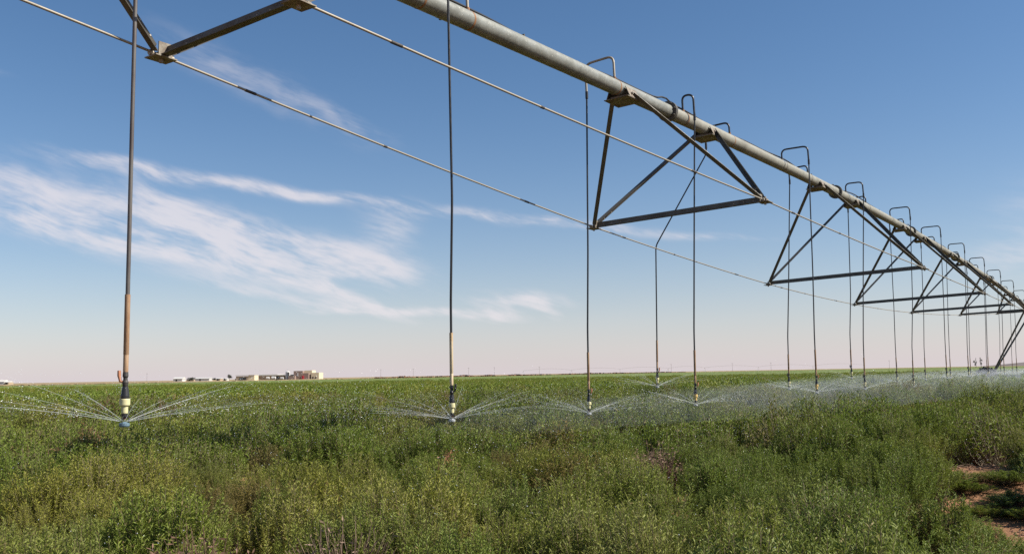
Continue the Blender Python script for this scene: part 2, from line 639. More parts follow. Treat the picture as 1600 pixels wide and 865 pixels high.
def clumps(x, y, cell, seed):
    """distance margin to the clump border, and two random numbers of the clump, for a jittered cell pattern"""
    x = np.asarray(x, float) / cell
    y = np.asarray(y, float) / (cell * 0.68)
    xi, yi = np.floor(x).astype(np.int64), np.floor(y).astype(np.int64)
    f1 = np.full(x.shape, 9.0)
    f2 = np.full(x.shape, 9.0)
    h1 = np.zeros(x.shape)
    h2 = np.zeros(x.shape)

    def hh(a, b, k):
        n = (a * 374761393 + b * 668265263 + (seed * 7 + k) * 974711) & 0x7fffffff
        n = ((n ^ (n >> 13)) * 1274126177) & 0x7fffffff
        return ((n ^ (n >> 16)) & 0xffff) / 65535.0
    for i in (-1, 0, 1):
        for j in (-1, 0, 1):
            a, b = xi + i, yi + j
            d = np.hypot(a + 0.12 + 0.76 * hh(a, b, 1) - x, b + 0.12 + 0.76 * hh(a, b, 2) - y)
            new = d < f1
            f2 = np.where(new, f1, np.minimum(f2, d))
            h1 = np.where(new, hh(a, b, 3), h1)
            h2 = np.where(new, hh(a, b, 4), h2)
            f1 = np.where(new, d, f1)
    return (f2 - f1) * cell, h1, h2


protos = []
N_NEAR, N_MID, N_FAR = 6, 4, 4
for i in range(N_NEAR):
    st_, lf_, L_, W_, h_, r_, sp_ = [(125, 44, 0.023, 0.0054, 0.58, 0.24, 1.15), (110, 44, 0.027, 0.0058, 0.60, 0.23, 1.25), (100, 42, 0.031, 0.0062, 0.61, 0.22, 1.35),
                                     (120, 46, 0.025, 0.0055, 0.59, 0.25, 1.1), (95, 42, 0.030, 0.0066, 0.62, 0.22, 1.4), (130, 42, 0.022, 0.0056, 0.56, 0.26, 1.1)][i]
    protos.append(shrub_mesh('shrub_%02d' % i, 100 + i, st_, lf_, L_ * 1.28, W_ * 1.15, h_, r_, low=0.30, spread=sp_))
for i in range(N_MID):
    protos.append(shrub_mesh('shrub_%02d' % (10 + i), 200 + i, 70, 17, 0.048, 0.0120, 0.62, 0.25, 0.003, low=0.3))
for i in range(N_FAR):
    protos.append(shrub_mesh('shrub_%02d' % (20 + i), 300 + i, 56, 8, 0.09, 0.030, 0.60, 0.42, 0.0, low=0.5))


def scatter():
    pts, scl, rot, idx, tint = [], [], [], [], []

    def in_wedge(x, y):
        return y > 0.5 and 0.43 < x / y < 0.72 and math.hypot(x, y) < 8.8

    def zone(r0, r1, step, az0, az1, kinds, base, s_mul, small=False):
        ext = r1 + 1
        n = int(2 * ext / step)
        gx = (np.arange(n) - n / 2) * step
        X, Y = np.meshgrid(gx, gx)
        # rows slightly turned
        a = R(12)
        X, Y = X * math.cos(a) - Y * math.sin(a), X * math.sin(a) + Y * math.cos(a)
        X = X.ravel() + rng.uniform(-0.42, 0.42, X.size) * step
        Y = Y.ravel() + rng.uniform(-0.42, 0.42, Y.size) * step
        D = np.hypot(X, Y)
        A = np.degrees(np.arctan2(X, Y))
        ok = (D >= r0) & (D < r1) & (A > az0) & (A < az1)
        X, Y, D = X[ok], Y[ok], D[ok]
        hn = fbm(X * 0.75, Y * 0.75, 3)
        big = fbm(X * 0.3 + 40, Y * 0.3, 8)
        yl = fbm(X * 0.45, Y * 0.45 + 30, 21)
        bn = fbm(X * 0.7 + 11, Y * 0.7, 33)
        gap = rng.uniform(0, 1, X.size)
        edge, ch, ct = clumps(X + 0.10 * np.sin(Y * 3.1), Y + 0.10 * np.sin(X * 2.7), 1.12, 4)
        for x, y, d, h_, b_, y_, n_, gp, eg, c1, c2 in zip(X, Y, D, hn, big, yl, bn, gap, edge, ch, ct):
            if r1 < 40 and bare(x, y, 0.11) and not (small and gp < 0.015):
                continue
            if (d < 28 and not small and (gp < 0.04 or (eg < (0.15 if d < 9 else 0.11) and gp < 0.93) or (c1 < 0.05 and d < 20))) or (in_wedge(x, y) and not small):
                continue
            s = s_mul * (0.47 + 0.64 * c1 + 0.40 * (0.5 * h_ + 0.5 * b_ - 0.25)) * rng.uniform(0.94, 1.05)
            if d < 40:
                s *= (0.44 if d < 12 else 0.5) + 0.60 * min(1.0, eg / 0.36) ** 0.8
            else:
                s *= 0.92
            if gp > 0.985:
                s *= 1.06
            s *= 0.80 + 0.20 * float(np.clip((d - 3.0) / 8.0, 0, 1))
            if small:         # low plants along the bare strip at the right
                if not in_wedge(x, y):
                    continue
                cap = (1.02 - (0.140 if x / y < 0.53 or d > 6.4 else 0.20) * y - ground_z(x, y)) / 0.64
                if x / y > 0.555 and y > 6.0 or x / y < 0.455:
                    cap = max(cap, 0.62 + 0.2 * c1)
                s = max(0.20, min(0.95, cap)) * rng.uniform(0.74, 1.0)
            pts.append((x, y, ground_z(x, y) - 0.02))
            wide = max(0.85, s) * rng.uniform(0.9, 1.15) if small else s * rng.uniform(0.85, 1.12)
            scl.append((wide, wide, s))
            rot.append((rng.normal(0, 0.09), rng.normal(0, 0.09), rng.uniform(0, 2 * PI)))
            idx.append(base + (int(c2 * 97.0 + rng.integers(2)) % kinds if d < 9 else int(rng.integers(kinds))))
            ye = np.clip((y_ - 0.46) * 1.7 + (c2 - 0.52) * 0.9 + rng.normal(0, 0.10), 0, 0.8)
            br = 1.0 * (rng.uniform() < 0.025) * rng.uniform(0.5, 1.0) + (0.55 if 0.30 < c1 < 0.335 else 0.0) + 0.12 * max(0.0, 1 - eg / 0.10) + np.clip((n_ - 0.66) * 3.0, 0, 0.5)
            si = np.clip(0.75 - d / 9.0, 0, 0.4) * rng.uniform(0.0, 1.0) * (0.5 + b_)
            if x > 0.5 and d < 9:
                si += 0.06
            if d > 30:
                ye *= 0.9
                br *= 0.5
            tint.append((float(ye), float(min(1, br)), float(min(0.8, si)), 1.0))

    zone(1.75, 9.0, 0.285, -62, 62, N_NEAR, 0, 1.0)
    zone(2.0, 8.8, 0.30, 22, 37, N_NEAR, 0, 1.0, True)
    zone(9.0, 28.0, 0.33, -48, 48, N_MID, N_NEAR, 1.0)
    zone(28.0, 120.0, 0.62, -40, 40, N_FAR, N_NEAR + N_MID, 1.05)
    return pts, scl, rot, idx, tint


def build_crop():
    pts, scl, rot, idx, tint = scatter()
    me = bpy.data.meshes.new('crop_field')
    me.from_pydata(pts, [], [])
    n = len(pts)

    def attr(nm, ty, key, arr):
        a = me.attributes.new(nm, ty, 'POINT')
        a.data.foreach_set(key, np.array(arr, dtype=np.float32 if ty != 'INT' else np.int32).ravel())
    attr('scl', 'FLOAT_VECTOR', 'vector', scl)
    attr('rot', 'FLOAT_VECTOR', 'vector', rot)
    attr('kind_index', 'INT', 'value', idx)
    attr('tint', 'FLOAT_COLOR', 'color', tint)
    o = bpy.data.objects.new('crop_field', me)
    C.objects.link(o)
    tag(o, 'bushy knee-high green crop of narrow leaved shrubs covering the near field', 'crop', kind='stuff')
    me.materials.append(M_leaf)
    col = bpy.data.collections.new('crop_kinds')
    for p in protos:
        col.objects.link(p)
    tr = bpy.data.node_groups.new('scatter_crop', 'GeometryNodeTree')
    tr.interface.new_socket('Geometry', in_out='INPUT', socket_type='NodeSocketGeometry')
    tr.interface.new_socket('Geometry', in_out='OUTPUT', socket_type='NodeSocketGeometry')
    N, L = tr.nodes, tr.links
    gi, go = N.new('NodeGroupInput'), N.new('NodeGroupOutput')
    m2p = N.new('GeometryNodeMeshToPoints')
    iop = N.new('GeometryNodeInstanceOnPoints')
    ci = N.new('GeometryNodeCollectionInfo')
    ci.inputs['Collection'].default_value = col
    ci.inputs['Separate Children'].default_value = True
    ci.inputs['Reset Children'].default_value = True
    iop.inputs['Pick Instance'].default_value = True

    def na(name, ty):
        a = N.new('GeometryNodeInputNamedAttribute')
        a.data_type = ty
        a.inputs['Name'].default_value = name
        return a.outputs['Attribute']
    L.new(gi.outputs[0], m2p.inputs['Mesh'])
    L.new(m2p.outputs[0], iop.inputs['Points'])
    L.new(ci.outputs[0], iop.inputs['Instance'])
    L.new(na('kind_index', 'INT'), iop.inputs['Instance Index'])
    L.new(na('rot', 'FLOAT_VECTOR'), iop.inputs['Rotation'])
    L.new(na('scl', 'FLOAT_VECTOR'), iop.inputs['Scale'])
    L.new(iop.outputs[0], go.inputs[0])
    md = o.modifiers.new('scatter', 'NODES')
    md.node_group = tr
    print('crop plants', n)


build_crop()


def build_far_crop():
    """the same crop farther off: one bumpy canopy with thickness, out to the field's edge"""
    m = bpy.data.materials.new('far_canopy')
    m.use_nodes = True
    g = NG(m.node_tree)
    b = m.node_tree.nodes['Principled BSDF']
    b.inputs['Roughness'].default_value = 0.75
    b.inputs['Specular IOR Level'].default_value = 0.2
    geo = g.n('ShaderNodeNewGeometry')
    P = geo.outputs['Position']
    f1 = g.smooth(g.noise(P, 0.9, 5, 0.7), 0.3, 0.7)
    f2 = g.smooth(g.noise(P, 0.03, 4, 0.6), 0.35, 0.65)
    c = g.mix(f1, (0.080, 0.115, 0.025), (0.135, 0.165, 0.045))
    c = g.mix(g.m('MULTIPLY', f2, 0.5), c, (0.15, 0.17, 0.045))
    g.set(b.inputs['Base Color'], c)
    na = 700
    azs = np.linspace(-46, 46, na)
    r = np.random.default_rng(3)
    rows = 110
    vs, fs = [], []
    E = np.array([field_edge(a) for a in azs])
    for i in range(rows + 1):
        t = i / rows
        rr = 112 * (E / 112) ** t
        x = rr * np.sin(np.radians(azs))
        y = rr * np.cos(np.radians(azs))
        z = 0.50 + 0.16 * (r.uniform(size=na) - 0.5) + 0.10 * (fbm(x * 0.3, y * 0.3, 5) - 0.5)
        if i in (0, rows):
            z = np.full(na, -0.02)
        vs += list(zip(x, y, z))
    for i in range(rows):
        for k in range(na - 1):
            a = i * na + k
            fs.append((a, a + 1, a + na + 1, a + na))
    mb = MB()
    mb.add(vs, fs, False)
    o = mb.build('distant_crop', m)
    tag(o, 'far green canopy of the same crop stretching to the field edge', 'crop', kind='stuff')


build_far_crop()

# ------------------------------------------------------------------ the pivot span
PHI, D0, Z0, KZ, SC = 0.605335, 4.637129, 3.320225, 0.00094532, 23.214
W0, DD0, W2, DD2, TAU = 1.482787, 1.672416, 0.00211412, 0.00230450, 0.030292
S_N = [3.5605, 10.1136, 17.3912, 23.9472, 30.1803, 37.0824, 43.4857]
S_A, S_B = -3.4, 49.8
ADIR = Vector((math.sin(PHI), math.cos(PHI), 0))       # along the span, away from the eye
FDIR = Vector((-math.cos(PHI), math.sin(PHI), 0))      # across, to the far side


def fr(s, u=0.0, v=0.0):
    """point at s along the span, u across (far side +), v below the pipe axis"""
    c, n = math.cos(TAU), math.sin(TAU)
    off = D0 + u * c - v * n
    z = Z0 - KZ * (s - SC) ** 2 - u * n - v * c + H
    return ADIR * s + FDIR * off + Vector((0, 0, z))


def node(s, sg):
    q = (s - SC) ** 2
    return fr(s, sg * (W0 - W2 * q), DD0 - DD2 * q)


PR = 0.084
span = empty('irrigation_span', fr(SC, 0, 0) * 1, 'long arched steel irrigation pipe with hanging truss braces crossing the sky', 'irrigation pivot')

joints = [S_A] + S_N + [S_B]
for i, (a, b) in enumerate(zip(joints[:-1], joints[1:])):
    mb = MB()
    n = 10
    mb.tube([fr(a + 0.035 + (b - a - 0.07) * k / n) for k in range(n + 1)], PR, 28)
    # weld beads / seams
    for q in (0.33, 0.66):
        s = a + (b - a) * q
        mb.tube([fr(s - 0.006), fr(s), fr(s + 0.006)], [PR + 0.0005, PR + 0.0022, PR + 0.0005], 28, caps=False)
    ps = mb.build('pipe_section', M_galv if i <= 1 else M_pipe, span)
    if i == 1:
        ps['label'] = 'paler galvanised pipe length nearest the eye'
    # plugs: small bosses along the top
    mb = MB()
    for q in (0.2, 0.52, 0.8):
        s = a + (b - a) * q
        mb.tube([fr(s, 0, -PR + 0.004), fr(s, 0, -PR - 0.028)], 0.014, 8)
    mb.build('outlet_plug', M_dark, ps)['kind'] = 'stuff'
for s in S_N + [S_B]:
    mb = MB()
    for q in (-0.024, 0.004):
        mb.tube([fr(s + q), fr(s + q + 0.02)], PR + 0.042, 24)
    for k in range(8):
        a = 2 * PI * k / 8 + 0.2
        cu, cv = math.cos(a) * (PR + 0.025), math.sin(a) * (PR + 0.025)
        mb.tube([fr(s - 0.05, cu, cv), fr(s + 0.05, cu, cv)], 0.010, 6)
    mb.build('flange', M_brace, span)

# truss pyramids
for k, s in enumerate(S_N):
    L_, R_ = node(s, 1), node(s, -1)
    for ds in (-1.18, 1.18):
        # saddle plate wrapped under the pipe
        mb = MB()
        t = 0.007
        for (u0, v0), (u1, v1) in (((-0.15, 0.125), (0.15, 0.125)), ((0.15, 0.125), (0.10, 0.0)), ((-0.15, 0.125), (-0.10, 0.0))):
            a0, a1 = fr(s + ds, u0, v0), fr(s + ds, u1, v1)
            d = (a1 - a0)
            w = d.normalized()
            nrm = w.cross(ADIR).normalized()
            mb.box((a0 + a1) / 2, d.length, 0.34 if abs(u0) == abs(u1) else 0.24, t, w, ADIR, nrm)
        # upright web between plate and pipe
        for q in (-0.10, 0.10):
            c0 = fr(s + ds + q, 0, 0.103)
            mb.box(c0, 0.20, 0.006, 0.038, FDIR, ADIR, Vector((0, 0, 1)))
        pl = mb.build('saddle_plate', M_plate, span)
        mbb = MB()
        for u in (-0.148, 0.148):
            sg = 1 if u > 0 else -1
            for q in (-0.05, 0.05):
                a0 = fr(s + ds + q, u * 0.9, 0.07)
                mbb.tube([a0 - FDIR * sg * 0.0, a0 + FDIR * sg * 0.024], 0.012, 6)
        mbb.build('plate_bolt', M_rod, pl)['kind'] = 'stuff'
        for sg, nd in ((1, L_), (-1, R_)):
            top = fr(s + ds * 0.985, sg * 0.135, 0.06)
            d = (nd - top).normalized()
            mb = MB()
            mb.angle(top - d * 0.03, nd - d * 0.07, 0.062, 0.006, side=FDIR.cross(d) * (-1 if (sg > 0 or ds > 0) else -1) * (1 if (sg > 0 or ds < 0) else -1), w2=0.050)
            br = mb.build('truss_brace', M_brace, span)
            # holes near the ends
            mb = MB()
            for e in (0.17, 0.30):
                p = nd - d * e
                mb.tube([p - FDIR * 0.022, p + FDIR * 0.022], 0.007, 6)
            mb.build('brace_bolt', M_rod, br)['kind'] = 'stuff'
    # spreader across the bottom
    d = (R_ - L_).normalized()
    mb = MB()
    mb.angle(L_ + d * 0.05 + Vector((0, 0, 0.02)), R_ - d * 0.05 + Vector((0, 0, 0.02)), 0.07, 0.006, side=Vector((0, 0, 1)), w2=0.055)
    spd = mb.build('spreader_bar', M_brace, span)
    mb = MB()
    for base_, dd in ((L_, d), (R_, -d)):
        for e in (0.14, 0.26, 0.38):
            vv = d.cross(Vector((0, 0, 1))).normalized()
            p = base_ + dd * e + Vector((0, 0, 0.02)) + vv * (-0.055 / 3 + 0.003)
            mb.tube([p - vv * 0.008, p + vv * 0.008], 0.007, 6)
    mb.build('bar_bolt', M_rod, spd)['kind'] = 'stuff'
    for nd, dd in ((L_, d), (R_, -d)):
        mb = MB()
        mb.box(nd + Vector((0, 0, -0.022)), 0.16, 0.13, 0.008, ADIR, FDIR, Vector((0, 0, 1)))
        mb.box(nd + dd * 0.045 + Vector((0, 0, 0.03)), 0.10, 0.008, 0.09, ADIR, FDIR, Vector((0, 0, 1)))
        mb.box(nd + Vector((0, 0, 0.0)), 0.06, 0.05, 0.036, ADIR, FDIR, Vector((0, 0, 1)))
        cl = mb.build('rod_clamp', M_plate, span)
        mb = MB()
        mb.tube([nd + Vector((0, 0, -0.05)), nd + Vector((0, 0, 0.045))], 0.014, 6)
        mb.tube([nd - ADIR * 0.09, nd - ADIR * 0.06], 0.02, 6)
        mb.tube([nd + ADIR * 0.06, nd + ADIR * 0.09], 0.02, 6)
        mb.build('clamp_nut', M_rod, cl)['kind'] = 'stuff'

# truss rods
for sg in (1, -1):
    ks = [S_A] + S_N + [S_B]
    P = [fr(S_A, sg * 0.11, 0.10)] + [node(s, sg) for s in S_N] + [fr(S_B, sg * 0.11, 0.10)]
    for a, b in zip(P[:-1], P[1:]):
        mb = MB()
        n = 6
        mb.tube([a.lerp(b, i / n) - Vector((0, 0, 0.02 * 4 * (i / n) * (1 - i / n))) for i in range(n + 1)], 0.0088, 10)
        ro = mb.build('truss_rod', M_rod, span)
        mb = MB()
        for q, l in ((0.12, 0.05), (0.36, 0.02), (0.74, 0.045)):
            c0 = a.lerp(b, q) - Vector((0, 0, 0.02 * 4 * q * (1 - q)))
            d = (b - a).normalized()
            mb.tube([c0 - d * l, c0 + d * l], 0.0118, 8)
        mb.build('rod_sleeve', M_dark, ro)['kind'] = 'stuff'

# power cable riding on top of the pipe
cp = []
s = S_A
while s < S_B - 0.3:
    near = min(abs(s - j) for j in S_N)
    hump = 0.05 * math.exp(-(near / 0.16) ** 2)
    bulge = 0.055 * (0.5 + 0.5 * math.sin(s * 1.35 + 1.0)) + 0.012 * math.sin(s * 3.1)
    uu = 0.028 + 0.02 * math.sin(s * 0.9)
    cp.append(fr(s, uu, -PR - 0.004 - max(0, bulge) - hump))
    s += 0.12
MB().tube(cp, 0.011, 6).build('power_cable', M_cable, span)


# ------------------------------------------------------------------ goosenecks and drops
def lat(s, u):
    p = fr(s, u, 0)
    return p


def gooseneck(s, u, rise, m=None, end=0.16):
    a0 = fr(s, 0.0, -PR + 0.003)
    a1 = fr(s, 0.0, -rise)
    a2 = fr(s, u, -rise + 0.012)
    a3 = fr(s, u, end - 0.16)
    mb = MB()
    mb.tube(fillet([a0, a1, a2, a3], 0.085, 6), 0.0135, 10)
    g = mb.build('gooseneck', m or M_hose, span)
    mb = MB()
    mb.tube([fr(s - 0.012), fr(s), fr(s + 0.012)], [PR + 0.0008, PR + 0.0016, PR + 0.0008], 24, caps=False)
    mb.tube([fr(s, 0, -PR + 0.002), fr(s, 0, -PR - 0.03)], 0.02, 10)
    mb.build('outlet_collar', M_rust if s < 14 else M_brace, g)
    mb = MB()
    mb.tube([a3 + Vector((0, 0, 0.03)), a3 - Vector((0, 0, 0.05))], 0.0165, 10)
    mb.build('hose_barb', M_black, g)
    return a3


GRP = 'sprinkler drops hanging along the span'


def add_drop(top, path, style, label, detail=True):
    """path: points from gooseneck end down to the spray plate (last point)"""
    bot = Vector(path[-1])
    root = empty('sprinkler_drop', top, label, 'sprinkler', GRP)
    up_ = (Vector(path[-2]) - bot).normalized()

    def at(h):
        return bot + up_ * h
    hose_m = M_greyhose if style == 'grey' else M_hose
    n = 14 if detail else 8
    mb = MB()
    pth = [Vector(top)] + [Vector(p) for p in path[:-1]] + [at(0.45)]
    pth = fillet(pth, 0.06, 4) if len(pth) > 2 else pth
    mb.tube(pth, 0.0108 if style == 'grey' else 0.0096, n)
    mb.build('hose', hose_m, root)
    # slip weight sleeve
    wm = {'grey': M_tan, 'pale': M_tanpale}.get(style, M_tan)
    wl = 0.40 if style != 'short' else 0.33
    mb = MB()
    mb.tube([at(0.26), at(0.27), at(0.26 + wl * 0.22), at(0.262 + wl * 0.22), at(0.264 + wl * 0.22), at(0.26 + wl)],
            [0.0120, 0.0130, 0.0130, 0.0124, 0.0138, 0.0138], n)
    mb.build('slip_weight', wm, root)
    # valve
    mb = MB()
    mb.lathe([(0.0, 0.186), (0.011, 0.186), (0.014, 0.195), (0.016, 0.21), (0.011, 0.22), (0.0105, 0.232), (0.0145, 0.24), (0.013, 0.262), (0.0, 0.262)], bot, n, up_)
    vb = mb.build('valve', M_black if style != 'grey' else M_dark, root)
    mb = MB()
    sx = Vector((-1, -0.3, 0)).normalized() if style in ('grey', 'short') else Vector((1, -0.2, 0)).normalized()
    c0 = at(0.225) + sx * 0.03
    mb.tube([at(0.213) + sx * 0.012, at(0.215) + sx * 0.024, c0 + up_ * 0.02, c0 + up_ * 0.045 + sx * 0.001], [0.006, 0.0075, 0.0095, 0.008], 8)
    mb.build('valve_handle', M_orange if style in ('grey', 'orange', 'black') else M_black, vb)
    # black reducer cone
    mb = MB()
    mb.lathe([(0.0, 0.122), (0.021, 0.122), (0.0215, 0.14), (0.018, 0.165), (0.0145, 0.188), (0.0, 0.188)], bot, n, up_)
    mb.build('reducer', M_black, root)
    # pressure regulator, two steps
    mb = MB()
    mb.lathe([(0.0, 0.052), (0.0155, 0.052), (0.0165, 0.056), (0.0165, 0.085), (0.024, 0.092), (0.0255, 0.095), (0.0255, 0.122), (0.024, 0.126), (0.0, 0.126)], bot, n + 4, up_)
    mb.build('regulator', M_amber if style == 'orange' else M_cream, root)
    # nozzle body and struts
    mb = MB()
    mb.lathe([(0.0, 0.03), (0.011, 0.03), (0.015, 0.036), (0.015, 0.053), (0.0, 0.053)], bot, n, up_)
    x = Vector((1, 0, 0))
    for a in range(3):
        ang = a * 2 * PI / 3 + 0.4
        r_ = Vector((math.cos(ang), math.sin(ang), 0))
        mb.tube([at(0.038) + r_ * 0.013, at(0.02) + r_ * 0.022, at(0.004) + r_ * 0.020], 0.0028, 6)
    nz = mb.build('nozzle', M_black, root)
    mb = MB()
    mb.lathe([(0.0, 0.022), (0.006, 0.022), (0.009, 0.031), (0.0, 0.031)], bot, 8, up_)
    mb.build('nozzle_tip', M_maroon, nz)
    mb = MB()
    mb.lathe([(0.0, -0.016), (0.022, -0.016), (0.026, -0.010), (0.026, 0.002), (0.020, 0.004), (0.006, 0.010), (0.0, 0.010)], bot, n + 4, up_)
    mb.build('spray_plate', M_blue if style == 'grey' else M_pad, root)
    return bot


def P3(x, y, z):
    return Vector((x, y, z + H))


# s, u, rise, bottom xyz (relative to the eye), style, label
DROPS = [
    (2.75, -0.32, 0.28, (-1.99, 4.73, -0.215), 'grey', 'nearest drop, thick grey tube with long tan sleeve and orange valve lever'),
    (5.45, -0.30, 0.28, (-0.475, 7.05, -0.335), 'pale', 'black drop hose with pale cream sleeve, standing alone near the centre'),
    (8.76, 0.36, 0.36, (0.81, 10.05, -0.435), 'black', 'black drop hose passing the left corner of the biggest visible truss'),
    (10.57, -0.15, 0.30, (2.20, 11.23, -0.405), 'orange', 'black drop hose crossing in front of the first full truss pyramid'),
    (14.38, -0.42, 0.26, (4.66, 14.24, -0.36), 'orange', 'drop with amber regulator, right one of the pair before the second truss'),
    (15.72, 0.32, 0.23, (4.70, 15.80, -0.33), 'short', 'drop with cream regulator, left one of the pair before the second truss'),
    (18.15, -0.32, 0.27, (6.62, 17.45, -0.39), 'short', 'drop through the second truss ending in a pale green regulator'),
    (19.67, 0.37, 0.25, (6.97, 19.06, -0.20), 'short', 'slim drop ending high in mist inside the second truss'),
    (21.83, -0.42, 0.27, (8.82, 20.41, -0.43), 'short', 'drop before the third truss with a spray skirt low over the crop'),
    (23.21, 0.32, 0.22, (9.09, 21.92, -0.35), 'short', 'slim drop hanging behind the top plate of the third truss'),
    (25.29, -0.45, 0.26, (10.88, 23.21, -0.29), 'short', 'drop just beyond the third truss, left of a close hanging pair'),
    (27.0, 0.35, 0.24, None, 'short', 'slim drop on the far side between third and fourth truss'),
    (29.1, -0.42, 0.26, (12.99, 26.38, -0.28), 'short', 'drop on the near side before the fourth truss plate'),
    (30.8, 0.35, 0.24, None, 'short', 'slim drop on the far side under the fourth truss'),
]
for s in (32.9, 34.6, 36.7, 38.4, 40.4, 42.2, 44.2, 46.0, 47.8):
    near = s in (32.9, 36.7, 40.4, 44.2, 47.8)
    DROPS.append((s, -0.42 if near else 0.35, 0.26 if near else 0.24, None, 'short',
                  'tiny far drop on the near side of the pipe close to the tower' if near else 'tiny far drop on the far side of the pipe close to the tower'))

heads = []
for i, (s, u, rise, bot, style, label) in enumerate(DROPS):
    e = gooseneck(s, u, rise, M_rod if i in (2,) else (M_greyhose if i in (0,) else None))
    if bot is None:
        b = fr(s, u, 0) * 1.0
        b = Vector((b.x - 0.08, b.y + 0.06, H - 0.34 + 0.04 * math.sin(s * 5)))
    else:
        b = P3(*bot)
    mid = e.lerp(b, 0.5) + Vector((rnd.uniform(-0.02, 0.02), rnd.uniform(-0.02, 0.02), 0))
    q = b + (e - b).normalized() * 0.9
    q = Vector((b.x + (q.x - b.x) * 0.4, b.y + (q.y - b.y) * 0.4, q.z))
    add_drop(e, [mid, q, b], style, label, detail=s < 20)
    heads.append((b, s))
# a gooseneck whose hose is missing, and a hose thrown over the far truss rod
gooseneck(6.10, 0.30, 0.30, M_rod, end=0.02)
e = gooseneck(12.14, 0.36, 0.27)
hook = P3(2.095, 13.208, 1.815)
b = P3(2.05, 13.21, -0.21)
q = b + Vector((0.02, 0.0, 0.9))
add_drop(e, [e - Vector((0, 0, 0.12)), hook, q, b], 'black', 'drop hose slung slanting over the thin far truss rod then hanging straight')
heads.append((b, 12.2))

# ------------------------------------------------------------------ drive tower at the far end of the span
tw = empty('drive_tower', ADIR * S_B + FDIR * D0, 'steel A-frame drive tower at the far end of the pipe', 'tower')
base_h = 0.62
for sg in (1, -1):
    foot = ADIR * S_B + FDIR * (D0 + sg * 1.75) + Vector((0, 0, base_h))
    for ds in (-1.0, 1.0):
        top = fr(S_B + ds, sg * 0.06, 0.14)
        mb = MB()
        mb.angle(foot + ADIR * ds * 0.1, top, 0.072, 0.008, side=ADIR)
        mb.build('leg', M_brace, tw)
    w = MB()
    c0 = ADIR * S_B + FDIR * (D0 + sg * 2.0) + Vector((0, 0, 0.52))
    prof = [(0.16, -0.13), (0.40, -0.13), (0.50, -0.10), (0.52, 0.0), (0.50, 0.10), (0.40, 0.13), (0.16, 0.13)]
    w.lathe(prof, c0, 28, ADIR)
    for k in range(18):
        a = 2 * PI * k / 18
        dd = FDIR * math.cos(a) + Vector((0, 0, 1)) * math.sin(a)
        w.box(c0 + dd * 0.525, 0.05, 0.24, 0.05, FDIR * -math.sin(a) + Vector((0, 0, 1)) * math.cos(a), ADIR, dd)
    wh = w.build('wheel', M_tyre, tw)
    w = MB()
    w.lathe([(0.0, -0.06), (0.24, -0.06), (0.27, -0.09), (0.27, 0.09), (0.24, 0.06), (0.0, 0.06)], c0, 20, ADIR)
    w.build('rim', M_galv, wh)
mb = MB()
c0 = ADIR * S_B + FDIR * D0 + Vector((0, 0, base_h - 0.05))
mb.box(c0, 3.3, 0.16, 0.16, FDIR, ADIR, Vector((0, 0, 1)))
mb.build('base_beam', M_pipe, tw)
mb = MB()
mb.box(c0 + Vector((0, 0, 0.22)) + ADIR * 0.02, 0.35, 0.25, 0.28, FDIR, ADIR, Vector((0, 0, 1)))
mb.tube([c0 + Vector((0, 0, 0.2)) - FDIR * 0.4, c0 + Vector((0, 0, 0.2)) + FDIR * 0.4], 0.10, 12)
mb.build('motor', M_galv, tw)
# ------------------------------------------------------------------ water
def water_mat(name, col, alpha=1.0):
    m = bpy.data.materials.new(name)
    m.use_nodes = True
    t = m.node_tree
    g = NG(t)
    t.nodes.clear()
    out = g.n('ShaderNodeOutputMaterial')
    d = g.n('ShaderNodeBsdfDiffuse')
    d.inputs[0].default_value = col + (1,)
    tr = g.n('ShaderNodeBsdfTranslucent')
    tr.inputs[0].default_value = col + (1,)
    gl = g.n('ShaderNodeBsdfGlossy')
    gl.inputs['Roughness'].default_value = 0.35
    gl.inputs[0].default_value = (1, 1, 1, 1)
    m1 = g.n('ShaderNodeMixShader')
    m1.inputs[0].default_value = 0.5
    m2 = g.n('ShaderNodeMixShader')
    m2.inputs[0].default_value = 0.10
    tp = g.n('ShaderNodeBsdfTransparent')
    m3 = g.n('ShaderNodeMixShader')
    m3.inputs[0].default_value = alpha
    L = t.links
    L.new(d.outputs[0], m1.inputs[1])
    L.new(tr.outputs[0], m1.inputs[2])
    L.new(m1.outputs[0], m2.inputs[1])
    L.new(gl.outputs[0], m2.inputs[2])
    L.new(tp.outputs[0], m3.inputs[1])
    L.new(m2.outputs[0], m3.inputs[2])
    L.new(m3.outputs[0], out.inputs[0])
    return m


M_jet = water_mat('water_jet', (0.90, 0.94, 0.97), 0.32)
M_drops = water_mat('water_drops', (0.88, 0.93, 0.97), 0.6)


